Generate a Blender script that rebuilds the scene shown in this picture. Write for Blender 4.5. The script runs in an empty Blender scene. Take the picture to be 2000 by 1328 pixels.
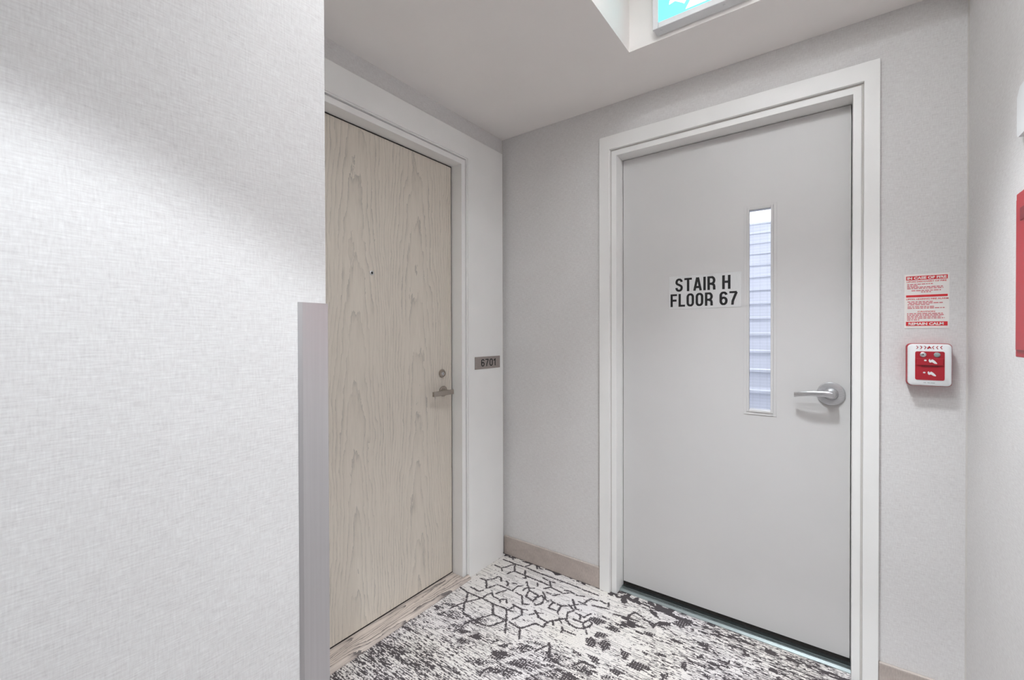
import bpy, bmesh, math, random
import numpy as np
from mathutils import Vector, Matrix

random.seed(7)
scene = bpy.context.scene
COL = scene.collection

# ---------------------------------------------------------------- camera
CAM = (1.51616, -1.98421, 1.24681)
YAW, PITCH, ROLL, FPX = 0.63159, -0.00722, -0.00238, 853.415
_r = Vector((math.cos(YAW), math.sin(YAW), 0)); _f = Vector((-math.sin(YAW), math.cos(YAW), 0)); _u = Vector((0, 0, 1))
_fw = _f * math.cos(PITCH) + _u * math.sin(PITCH)
_up = -_f * math.sin(PITCH) + _u * math.cos(PITCH)
_r2 = _r * math.cos(ROLL) + _up * math.sin(ROLL)
_u2 = -_r * math.sin(ROLL) + _up * math.cos(ROLL)
cam_data = bpy.data.cameras.new('camera')
cam_data.sensor_width = 36.0
cam_data.lens = FPX / 2000.0 * 36.0
cam_data.shift_y = -4.589 / 2000.0
cam_data.clip_start = 0.02
cam = bpy.data.objects.new('camera', cam_data)
COL.objects.link(cam)
cam.matrix_world = Matrix(((_r2.x, _u2.x, -_fw.x, CAM[0]), (_r2.y, _u2.y, -_fw.y, CAM[1]), (_r2.z, _u2.z, -_fw.z, CAM[2]), (0, 0, 0, 1)))
scene.camera = cam

# ---------------------------------------------------------------- world, view, light bounces
world = bpy.data.worlds.new('world'); scene.world = world; world.use_nodes = True
world.node_tree.nodes['Background'].inputs[0].default_value = (0.8, 0.86, 1.0, 1)
world.node_tree.nodes['Background'].inputs[1].default_value = 1.0
scene.view_settings.view_transform = 'Standard'
scene.view_settings.look = 'None'
scene.view_settings.gamma = 1.0
scene.view_settings.use_curve_mapping = False
scene.view_settings.exposure = 0.13
scene.cycles.max_bounces = 8
scene.cycles.diffuse_bounces = 5
scene.cycles.adaptive_threshold = 0.06
scene.cycles.adaptive_min_samples = 16
scene.cycles.use_light_tree = False
scene.cycles.caustics_reflective = False
scene.cycles.caustics_refractive = False
scene.cycles.transparent_max_bounces = 16

# lamp powers (each lamp itself is built with its fixture below)
P_SCALLOP = 58.0      # narrow recessed downlight near the camera
P_TRAY = 190.0        # wide recessed downlight in the raised tray
P_PANEL = 10.8        # added diffuse fill panel at the near end of the tray
P_STAIR = 92.0       # stairwell lamp
COOL = (0.90, 0.957, 1.0)

# ---------------------------------------------------------------- dimensions (metres)
H = 2.3516            # ceiling
W = 1.8673            # right wall
GX, GY = 0.7855, -1.5489   # outer corner of the left wall
YEND = -5.2           # far end of corridor behind the camera
SX0, SX1, SZ, SD = 0.6855, 1.5761, 2.10, 0.0764    # stair door opening
UY0, UY1, UZ, UX = -1.262, -0.3508, 2.108, -0.0596  # unit door opening
TRX0, TRX1, TRY0, TRY1, TRZ = 0.873, 1.80, -1.55, -0.3225, 2.66   # ceiling tray

# ---------------------------------------------------------------- mesh helpers
def obj(name, bm, m=None, parent=None, smooth=False, recalc=True):
    if recalc:
        bmesh.ops.recalc_face_normals(bm, faces=bm.faces)
    me = bpy.data.meshes.new(name)
    if parent is not None:
        bmesh.ops.translate(bm, verts=bm.verts, vec=-world_loc(parent))
    bm.to_mesh(me); bm.free()
    if smooth:
        for p in me.polygons: p.use_smooth = True
        try: me.set_sharp_from_angle(angle=math.radians(35))
        except Exception: pass
    o = bpy.data.objects.new(name, me); COL.objects.link(o)
    if parent is not None: o.parent = parent
    if m is not None: me.materials.append(m)
    return o

def world_loc(o):
    v = Vector((0, 0, 0))
    while o is not None:
        v = v + o.location; o = o.parent
    return v

def empty(name, loc, label=None, cat=None, kind=None, group=None, parent=None):
    o = bpy.data.objects.new(name, None); COL.objects.link(o)
    o.empty_display_size = 0.05
    if parent is not None:
        o.parent = parent; o.location = Vector(loc) - world_loc(parent)
    else:
        o.location = loc
    tag(o, label, cat, kind, group)
    return o

def tag(o, label=None, cat=None, kind=None, group=None):
    if label: o['label'] = label
    if cat: o['category'] = cat
    if kind: o['kind'] = kind
    if group: o['group'] = group
    return o

def box(bm, x0, x1, y0, y1, z0, z1, bevel=0.0, seg=2):
    b = bmesh.new()
    vs = [b.verts.new((x, y, z)) for x in (x0, x1) for y in (y0, y1) for z in (z0, z1)]
    for f in ((0, 1, 3, 2), (4, 6, 7, 5), (0, 4, 5, 1), (2, 3, 7, 6), (0, 2, 6, 4), (1, 5, 7, 3)):
        b.faces.new([vs[i] for i in f])
    bmesh.ops.recalc_face_normals(b, faces=b.faces)
    if bevel > 0:
        bmesh.ops.bevel(b, geom=list(b.edges), offset=bevel, segments=seg, profile=0.5, affect='EDGES')
    merge(bm, b)
    return bm

def merge(dst, src):
    me = bpy.data.meshes.new('tmp'); src.to_mesh(me); src.free()
    dst.from_mesh(me); bpy.data.meshes.remove(me)

def bx(*a, **k):
    return box(bmesh.new(), *a, **k)

def axes(n):
    n = Vector(n).normalized()
    t = Vector((0, 0, 1)) if abs(n.z) < 0.9 else Vector((1, 0, 0))
    u = t.cross(n).normalized(); v = n.cross(u)
    return u, v, n

def lathe(bm, c, n, prof, seg=40):
    """revolve profile [(radius, height along n), ...] about axis n at c; r=0 closes"""
    u, v, n = axes(n); c = Vector(c); rings = []
    for r, h in prof:
        if r <= 1e-7: rings.append([bm.verts.new(c + n * h)])
        else: rings.append([bm.verts.new(c + n * h + (u * math.cos(a) + v * math.sin(a)) * r) for a in (2 * math.pi * i / seg for i in range(seg))])
    for A, B in zip(rings, rings[1:]):
        for i in range(seg):
            j = (i + 1) % seg
            if len(A) == 1 and len(B) == 1: continue
            if len(A) == 1: bm.faces.new((A[0], B[i], B[j]))
            elif len(B) == 1: bm.faces.new((A[i], B[0], A[j]))
            else: bm.faces.new((A[i], B[i], B[j], A[j]))
    return bm

def sweep(bm, rings):
    """rings: lists of equally many points; closed tube with end caps"""
    R = [[bm.verts.new(p) for p in r] for r in rings]; n = len(R[0])
    for A, B in zip(R, R[1:]):
        for i in range(n):
            j = (i + 1) % n; bm.faces.new((A[i], A[j], B[j], B[i]))
    bm.faces.new(R[0]); bm.faces.new(R[-1][::-1])
    return bm

def prism(bm, pts2, to3, d):
    """extrude 2D outline; to3(u,v)->Vector; d = Vector offset"""
    a = [bm.verts.new(to3(*p)) for p in pts2]; b = [bm.verts.new(Vector(to3(*p)) + Vector(d)) for p in pts2]
    bm.faces.new(a); bm.faces.new(b[::-1]); n = len(a)
    for i in range(n):
        j = (i + 1) % n; bm.faces.new((a[i], b[i], b[j], a[j]))
    return bm

def rrect(x0, x1, y0, y1, r, seg=6):
    pts = []
    for cx, cy, a0 in ((x1 - r, y1 - r, 0), (x0 + r, y1 - r, 90), (x0 + r, y0 + r, 180), (x1 - r, y0 + r, 270)):
        for i in range(seg + 1):
            a = math.radians(a0 + 90 * i / seg); pts.append((cx + r * math.cos(a), cy + r * math.sin(a)))
    return pts

def text_bm(body, fit, to3, nrm, depth=0.0004, bold=0.0):
    """lettering fitted into (u0,u1,v0,v1); returns bmesh in world space"""
    cu = bpy.data.curves.new('lettering', 'FONT'); cu.body = body; cu.size = 1.0; cu.offset = bold; cu.resolution_u = 3
    cu.fill_mode = 'FRONT'
    o = bpy.data.objects.new('lettering', cu); COL.objects.link(o)
    bpy.context.view_layer.update()
    me = bpy.data.meshes.new_from_object(o.evaluated_get(bpy.context.evaluated_depsgraph_get()))
    bpy.data.objects.remove(o); bpy.data.curves.remove(cu)
    bm = bmesh.new(); bm.from_mesh(me); bpy.data.meshes.remove(me)
    xs = [v.co.x for v in bm.verts]; ys = [v.co.y for v in bm.verts]
    ax, bx_, ay, by = min(xs), max(xs), min(ys), max(ys)
    u0, u1, v0, v1 = fit; off = Vector(nrm) * depth
    for v in bm.verts:
        u = u0 + (v.co.x - ax) / (bx_ - ax) * (u1 - u0); w = v0 + (v.co.y - ay) / (by - ay) * (v1 - v0)
        v.co = Vector(to3(u, w)) + off
    return bm

# ---------------------------------------------------------------- materials
MATS = {}
class NT:
    def __init__(s, name):
        s.m = bpy.data.materials.new(name); s.m.use_nodes = True; s.t = s.m.node_tree; s.n = s.t.nodes
        s.bsdf = s.n['Principled BSDF']; MATS[name] = s.m
    def node(s, typ, **k):
        n = s.n.new(typ)
        for a, v in k.items(): setattr(n, a, v)
        return n
    def link(s, a, b): s.t.links.new(a, b)
    def val(s, sock, v):
        if hasattr(v, 'is_output') or isinstance(v, bpy.types.NodeSocket): s.link(v, sock)
        else: sock.default_value = v
    def math(s, op, a, b=None, c=None, clamp=False):
        n = s.node('ShaderNodeMath', operation=op, use_clamp=clamp)
        for i, v in enumerate((a, b, c)):
            if v is not None: s.val(n.inputs[i], v)
        return n.outputs[0]
    def pos(s):
        if not hasattr(s, '_p'):
            g = s.node('ShaderNodeNewGeometry'); x = s.node('ShaderNodeSeparateXYZ'); s.link(g.outputs['Position'], x.inputs[0]); s._p = x.outputs
        return s._p
    def vec(s, x, y, z):
        n = s.node('ShaderNodeCombineXYZ')
        for i, v in enumerate((x, y, z)): s.val(n.inputs[i], v)
        return n.outputs[0]
    def noise(s, vec, scale=1.0, detail=2.0, rough=0.5, dist=0.0):
        n = s.node('ShaderNodeTexNoise'); s.link(vec, n.inputs['Vector'])
        n.inputs['Scale'].default_value = scale; n.inputs['Detail'].default_value = detail
        n.inputs['Roughness'].default_value = rough; n.inputs['Distortion'].default_value = dist
        return n.outputs['Fac']
    def ramp(s, fac, stops, interp='LINEAR'):
        n = s.node('ShaderNodeValToRGB'); s.link(fac, n.inputs[0]); r = n.color_ramp; r.interpolation = interp
        while len(r.elements) < len(stops): r.elements.new(0.5)
        for e, (p, c) in zip(r.elements, stops): e.position = p; e.color = (*c, 1) if len(c) == 3 else c
        return n.outputs[0]
    def mix(s, fac, a, b, typ='MIX'):
        n = s.node('ShaderNodeMix', data_type='RGBA', blend_type=typ)
        s.val(n.inputs['Factor'], fac)
        for k, v in ((6, a), (7, b)):
            if isinstance(v, tuple): n.inputs[k].default_value = (*v, 1) if len(v) == 3 else v
            else: s.link(v, n.inputs[k])
        return n.outputs[2]
    def bump(s, h, strength=0.2, dist=0.001):
        n = s.node('ShaderNodeBump'); n.inputs['Strength'].default_value = strength; n.inputs['Distance'].default_value = dist
        s.link(h, n.inputs['Height']); s.link(n.outputs[0], s.bsdf.inputs['Normal'])
    def base(s, c, rough=0.5, metal=0.0, spec=0.5):
        if isinstance(c, tuple): s.bsdf.inputs['Base Color'].default_value = (*c, 1)
        else: s.link(c, s.bsdf.inputs['Base Color'])
        s.bsdf.inputs['Roughness'].default_value = rough; s.bsdf.inputs['Metallic'].default_value = metal
        s.bsdf.inputs['Specular IOR Level'].default_value = spec

def srgb(r, g, b):
    f = lambda v: (v / 255 / 12.92) if v / 255 <= 0.04045 else ((v / 255 + 0.055) / 1.055) ** 2.4
    return (f(r), f(g), f(b))

def paint(name, c, rough=0.45, amt=0.03, scale=18, bump=0.03):
    t = NT(name); p = t.vec(*t.pos()[:3])
    n = t.noise(p, scale, 3)
    lo = tuple(v * (1 - amt) for v in c); hi = tuple(min(1, v * (1 + amt)) for v in c)
    t.base(t.ramp(n, [(0.3, lo), (0.7, hi)]), rough)
    return t.m

def wallpaper(name, axis):
    t = NT(name); P = t.pos(); u = P[axis]; z = P[2]
    h1 = t.noise(t.vec(t.math('MULTIPLY', u, 45.0), t.math('MULTIPLY', z, 420.0), 0.0), 1.0, 3, 0.6)
    h2 = t.noise(t.vec(t.math('MULTIPLY', u, 420.0), t.math('MULTIPLY', z, 60.0), 3.0), 1.0, 3, 0.6)
    big = t.noise(t.vec(t.math('MULTIPLY', u, 6.0), t.math('MULTIPLY', z, 6.0), 9.0), 1.0, 2)
    s = t.math('ADD', t.math('MULTIPLY', h1, 0.55), t.math('MULTIPLY', h2, 0.45))
    s = t.math('ADD', s, t.math('MULTIPLY', t.math('SUBTRACT', big, 0.5), 0.12))
    col = t.ramp(s, [(0.28, srgb(202, 199, 198)), (0.45, srgb(217, 214, 213)), (0.56, srgb(223, 221, 220)), (0.73, srgb(235, 233, 232))])
    t.base(col, 0.75, 0, 0.25)
    t.bump(h1, 0.16, 0.0010)
    return t.m

def metal(name, c, rough=0.3, brush=(400, 400, 4), amt=0.08):
    t = NT(name); P = t.pos()
    n = t.noise(t.vec(*[t.math('MULTIPLY', P[i], float(brush[i])) for i in range(3)]), 1.0, 2)
    t.base(t.ramp(n, [(0.3, tuple(v * (1 - amt) for v in c)), (0.7, tuple(min(1, v * (1 + amt)) for v in c))]), rough, 1.0)
    return t.m

M_WALLX = wallpaper('woven_wallpaper_y', 1)      # walls that run along Y
M_WALLY = wallpaper('woven_wallpaper_x', 0)      # walls that run along X
M_CEIL = paint('ceiling_paint', srgb(246, 242, 239), 0.8, 0.012, 5, 0.06)
M_TRIM = paint('trim_paint', srgb(240, 239, 237), 0.35, 0.012, 7, 0.02)
M_SDOOR = paint('stair_door_paint', srgb(210, 208, 207), 0.42, 0.014, 5, 0.05)
M_STEEL = metal('satin_nickel', srgb(172, 163, 154), 0.36, (60, 400, 400))
M_CHROME = metal('satin_chrome', srgb(214, 214, 216), 0.36, (60, 400, 400))
M_ALU = metal('threshold_aluminium', srgb(175, 185, 186), 0.3, (3, 600, 600))
M_DARK = paint('dark_gap_and_sweep', srgb(34, 27, 24), 0.7, 0.1, 60)  # door sweep, and the painted shade in the unit door gap
M_BLACK = paint('black_vinyl', srgb(22, 21, 22), 0.5, 0.05, 60)
M_RED = paint('signal_red', srgb(172, 34, 48), 0.4, 0.03, 30)
M_DRED = paint('dark_red', srgb(120, 22, 34), 0.45, 0.05, 40)
M_REDINK = paint('red_ink', srgb(214, 44, 52), 0.55, 0.03, 60)
M_PINKINK = paint('fine_red_print', srgb(208, 112, 118), 0.6, 0.04, 60)
M_PAPER = paint('white_label_stock', srgb(236, 232, 228), 0.5, 0.01, 20)
M_WPLAST = paint('white_plastic', srgb(228, 229, 230), 0.35, 0.01, 20)
M_GREYPL = paint('grey_plastic', srgb(150, 160, 158), 0.35, 0.03, 60)
M_CAULK = paint('caulk_bead', srgb(205, 201, 197), 0.6, 0.02, 40)
M_STAIRW = paint('stairwell_paint', srgb(222, 224, 230), 0.6, 0.015, 4)

def mk_guard():
    t = NT('brushed_corner_guard'); P = t.pos()
    n = t.noise(t.vec(t.math('MULTIPLY', P[0], 300.0), t.math('MULTIPLY', P[1], 300.0), t.math('MULTIPLY', P[2], 4.0)), 1.0, 2)
    t.base(t.ramp(n, [(0.3, srgb(194, 191, 192)), (0.7, srgb(199, 196, 197))]), 0.38, 0.75)
    return t.m
M_GUARD = mk_guard()

def mk_numplate():
    t = NT('nickel_number_plate'); P = t.pos()
    n = t.noise(t.vec(0.0, t.math('MULTIPLY', P[1], 40.0), t.math('MULTIPLY', P[2], 600.0)), 1.0, 2)
    t.base(t.ramp(n, [(0.3, srgb(156, 147, 142)), (0.7, srgb(168, 158, 153))]), 0.4, 0.35)
    return t.m
M_NUM = mk_numplate()

def mk_plate():
    t = NT('silver_sign_vinyl'); P = t.pos()
    n = t.noise(t.vec(t.math('MULTIPLY', P[0], 500.0), 0.0, t.math('MULTIPLY', P[2], 30.0)), 1.0, 2)
    t.base(t.ramp(n, [(0.3, srgb(222, 222, 222)), (0.7, srgb(232, 232, 232))]), 0.35, 0.25)
    return t.m
M_PLATE = mk_plate()

def mk_baseboard():
    t = NT('taupe_baseboard'); P = t.pos()
    h = t.math('ADD', P[0], P[1])
    n = t.noise(t.vec(t.math('MULTIPLY', h, 380.0), t.math('MULTIPLY', P[2], 60.0), 0.0), 1.0, 3)
    b = t.noise(t.vec(t.math('MULTIPLY', h, 14.0), t.math('MULTIPLY', P[2], 30.0), 5.0), 1.0, 3)
    s = t.math('ADD', t.math('MULTIPLY', n, 0.6), t.math('MULTIPLY', b, 0.4))
    t.base(t.ramp(s, [(0.3, srgb(166, 154, 147)), (0.7, srgb(197, 186, 178))]), 0.6)
    return t.m
M_BASE = mk_baseboard()

def mk_oak(name, ui, vi, light, mid, dark, flitch=0.235, dens=78.0, k=0.085, contrast=1.0):
    """whitewashed oak: cathedral figure of a flat-sawn veneer, u across and v along the grain"""
    t = NT(name); P = t.pos(); u = P[ui]; v = P[vi]
    warp = t.noise(t.vec(t.math('MULTIPLY', u, 3.0), t.math('MULTIPLY', v, 1.6), 1.0), 1.0, 3, 0.55)
    uw = t.math('ADD', u, t.math('MULTIPLY', t.math('SUBTRACT', warp, 0.5), 0.09))
    q = t.math('DIVIDE', t.math('ADD', uw, 4.05), flitch)
    cell = t.math('FLOOR', q); fr = t.math('SUBTRACT', t.math('FRACT', q), 0.5)
    uu = t.math('MULTIPLY', fr, flitch)
    wn = t.node('ShaderNodeTexWhiteNoise', noise_dimensions='1D'); t.link(cell, wn.inputs['W']); rnd = wn.outputs['Value']
    jag = t.noise(t.vec(t.math('MULTIPLY', u, 26.0), t.math('MULTIPLY', v, 5.5), t.math('MULTIPLY', rnd, 20.0)), 1.0, 4, 0.6)
    vv = t.math('ADD', t.math('MULTIPLY', v, k), t.math('ADD', 0.03, t.math('MULTIPLY', rnd, 0.09)))
    r = t.math('SQRT', t.math('ADD', t.math('MULTIPLY', uu, uu), t.math('MULTIPLY', vv, vv)))
    r = t.math('ADD', r, t.math('MULTIPLY', t.math('SUBTRACT', jag, 0.5), 0.022))
    ring = t.math('FRACT', t.math('MULTIPLY', r, dens))
    line = t.math('ADD', t.math('MULTIPLY', t.math('POWER', ring, 6.0), 0.75), t.math('MULTIPLY', ring, 0.28))
    gate = t.noise(t.vec(t.math('MULTIPLY', u, 30.0), t.math('MULTIPLY', v, 3.0), 7.0), 1.0, 2)
    line = t.math('MULTIPLY', line, t.math('MULTIPLY', t.math('SUBTRACT', gate, 0.20), 2.4, None, True))
    fib = t.noise(t.vec(t.math('MULTIPLY', u, 420.0), t.math('MULTIPLY', v, 9.0), 2.0), 1.0, 3, 0.6)
    s = t.math('ADD', t.math('MULTIPLY', line, 0.62 * contrast), t.math('MULTIPLY', t.math('SUBTRACT', fib, 0.42), 0.75))
    col = t.ramp(s, [(0.0, light), (0.22, mid), (0.75, dark)])
    t.base(col, 0.5, 0, 0.35)
    return t.m
M_OAK = mk_oak('whitewashed_oak_veneer', 1, 2, srgb(220, 211, 199), srgb(210, 201, 189), srgb(166, 160, 153), 0.33, 96.0, 0.036, 0.9)
M_SILL = mk_oak('whitewashed_oak_threshold', 0, 1, srgb(214, 201, 191), srgb(192, 179, 170), srgb(110, 103, 101), 0.09, 130.0, 0.035, 2.0)

def mk_carpet():
    t = NT('patterned_carpet')
    a = t.node('ShaderNodeAttribute', attribute_name='tuft')
    P = t.pos()
    n = t.noise(t.vec(t.math('MULTIPLY', P[0], 420.0), t.math('MULTIPLY', P[1], 420.0), 0.0), 1.0, 2)
    col = t.mix(0.35, a.outputs['Color'], t.ramp(n, [(0.25, (0.45, 0.45, 0.45)), (0.7, (1.0, 1.0, 1.0))]), 'MULTIPLY')
    t.base(col, 0.95, 0, 0.1)
    t.bump(n, 0.5, 0.002)
    return t.m
M_CARPET = mk_carpet()

def mk_glass():
    t = NT('wired_glass')
    tr = t.node('ShaderNodeBsdfTransparent'); tr.inputs[0].default_value = (0.965, 0.97, 0.975, 1)
    gl = t.node('ShaderNodeBsdfGlossy'); gl.inputs['Roughness'].default_value = 0.05
    fr = t.node('ShaderNodeFresnel'); fr.inputs[0].default_value = 1.45
    mx = t.node('ShaderNodeMixShader'); t.link(fr.outputs[0], mx.inputs[0]); t.link(tr.outputs[0], mx.inputs[1]); t.link(gl.outputs[0], mx.inputs[2])
    t.link(mx.outputs[0], t.n['Material Output'].inputs[0])
    return t.m
M_GLASS = mk_glass()

def emit(name, c, s):
    t = NT(name); t.base(c, 0.4)
    t.bsdf.inputs['Emission Color'].default_value = (*c, 1); t.bsdf.inputs['Emission Strength'].default_value = s
    return t.m
M_LED_CYAN = emit('backlit_green_face', srgb(96, 232, 240), 1.5)
M_LED_WHITE = emit('backlit_white_figure', (0.95, 1.0, 1.0), 1.6)
M_DIFF = emit('lamp_diffuser', (1.0, 0.97, 0.93), 2.0)
for _m in (M_LED_WHITE, M_DIFF): _m.cycles.emission_sampling = 'NONE'

# ---------------------------------------------------------------- setting: floor (tufted carpet)
LINES="49,66 131,67 192,61 281,66 373,65 479,62 549,66 620,66|49,139 97,143 115,162|97,143 131,67 171,127 153,171|171,127 237,128 308,129 383,132|64,-1 93,34|192,61 206,12|230,8 254,35|212,91 256,150 245,152|74,282 105,282 130,241 131,217 152,219 170,241|149,335 105,282|149,335 177,276 266,276 264,229 278,214|239,290 214,340|191,226 213,238 217,257|227,222 249,218|98,414 136,467 149,496 186,543|38,404 98,414 151,411 188,409 253,412 326,406 360,404|118,552 125,519 144,476 166,436 183,403 186,376 195,348 220,367 254,367 273,383|254,367 284,350 300,368|83,371 139,374 149,355|253,412 299,470 275,519 260,551 239,600|186,543 260,551 303,553 337,545 352,514 373,469|299,470 335,471 373,469 409,472 452,478|326,406 373,469 417,535|329,361 343,365 385,367 406,357|343,365 338,406|385,367 408,400 393,450|286,278 324,281 348,314 367,333 390,317|281,172 329,225 388,234 393,286 345,276 334,232|304,243 308,213 340,196|393,200 419,222 428,246 435,280 418,306 397,288 392,257 400,225 425,238 450,245|328,149 344,171|326,93 371,101 401,141 383,170|371,101 397,94|401,141 476,150 498,129|407,190 448,191 468,166|457,229 471,239 516,240 523,281 476,288 471,243|516,240 535,226|523,281 534,300|536,167 562,197 582,220 603,214|554,212 572,185|580,230 566,263 579,311 609,331 645,334 671,319 687,291 685,268 665,257 654,274 656,297 673,317|596,246 637,251 654,213|607,291 646,288|629,275 621,254|432,378 456,348 476,337|438,338 460,354 475,369 525,376 528,411 487,412 452,478 486,531|525,376 539,353 558,376|539,353 559,325 580,306|552,322 575,343|594,367 605,379 658,376|605,379 606,398|684,325 696,340|594,155 601,115 633,106|635,153 702,133 683,90|718,158 797,140 811,176|797,140 800,98|596,480 612,498 638,548 662,550 701,555|601,488 578,551|735,529 753,488 804,489|485,721 475,756 484,773|539,213 569,229|567,165 605,166|504,119 540,124 568,114|467,125 496,115|645,98 674,106|852,108 903,116 908,142|797,117 806,86 844,98|806,141 842,138|903,116 914,101|921,111 951,118|811,175 794,142 797,117"
STROKES="664,22 669,0 689,-19 708,-29 712,-55 700,-75 678,-69 678,-45 692,-45|724,10 733,-14 739,-46 743,-72 762,-82 787,-76 811,-71|724,10 738,44|748,2 773,10 784,2 779,-12|851,-55 874,-37 879,-8 903,-12 923,-14 940,5 968,16|915,0 939,-27|837,-19 852,-13|862,29 891,56|920,96 950,78|899,-81 922,-72 930,-61"
FILLS="658,253 671,218 735,219 709,267|739,261 762,237 804,238 784,268|718,317 730,292 779,299 736,345|707,370 725,350 752,360 761,397 723,403|752,360 785,322 810,368 794,401|762,204 811,201 808,215 766,213|745,437 800,443 810,475 769,460|841,339 884,342 876,395|892,415 914,374 929,413|426,661 446,633 513,628 492,667|527,674 540,645 587,637 565,672|636,605 657,573 705,570 688,601|715,611 731,570 788,575 725,621|745,541 815,520 812,538|541,584 580,577 586,599 554,602|493,712 579,705 581,715 499,720|678,450 730,461 731,480|404,627 412,584 465,583 472,607|246,628 287,614 349,608 366,633 290,650|855,473 873,448 902,451 887,481|853,361 884,344 880,389|893,414 906,364 975,366 946,414|855,470 868,449 906,455 895,473|1056,296 1067,265 1089,283 1077,314|1092,241 1137,237 1137,254 1094,251|972,59 987,2 1031,-7 1034,36 999,75|1082,-51 1112,-66 1118,-18 1093,-15|963,275 1008,273 1008,284 966,285|849,199 883,196 881,214 853,210|887,185 927,177 926,198 893,202|755,201 811,197 810,213 765,216|1007,370 1048,373 1032,398|1120,277 1177,279 1157,299|1138,213 1167,193 1171,217|912,299 950,303 940,316|978,407 1002,396 999,419"
def parse(s):
    return [np.array([[float(a) / 1000, -float(b) / 1000] for a, b in (q.split(',') for q in p.split())]) for p in s.split('|')]

def hash2(ix, iy, seed=0):
    n = (ix.astype(np.int64) * 374761393 + iy.astype(np.int64) * 668265263 + seed * 1442695041) & 0x7fffffff
    n = ((n ^ (n >> 13)) * 1274126177) & 0x7fffffff
    return ((n ^ (n >> 16)) & 0xffff) / 65535.0

def vnoise(x, y, seed=0):
    ix = np.floor(x); iy = np.floor(y); fx = x - ix; fy = y - iy
    fx = fx * fx * (3 - 2 * fx); fy = fy * fy * (3 - 2 * fy)
    a = hash2(ix, iy, seed); b = hash2(ix + 1, iy, seed); c = hash2(ix, iy + 1, seed); d = hash2(ix + 1, iy + 1, seed)
    return (a * (1 - fx) + b * fx) * (1 - fy) + (c * (1 - fx) + d * fx) * fy

def seg_dist(x, y, pts, lim):
    d = np.full(x.shape, 9.0)
    for (ax, ay), (bx_, by) in zip(pts[:-1], pts[1:]):
        m = (x > min(ax, bx_) - lim) & (x < max(ax, bx_) + lim) & (y > min(ay, by) - lim) & (y < max(ay, by) + lim)
        if not m.any(): continue
        px = x[m] - ax; py = y[m] - ay; vx = bx_ - ax; vy = by - ay
        t = np.clip((px * vx + py * vy) / (vx * vx + vy * vy + 1e-12), 0, 1)
        d[m] = np.minimum(d[m], np.hypot(px - t * vx, py - t * vy))
    return d

def in_poly(x, y, pts):
    r = np.zeros(x.shape, bool); n = len(pts)
    for i in range(n):
        x0, y0 = pts[i]; x1, y1 = pts[(i + 1) % n]
        if y0 == y1: continue
        c = ((y0 > y) != (y1 > y)) & (x < (x1 - x0) * (y - y0) / (y1 - y0) + x0)
        r ^= c
    return r

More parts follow.
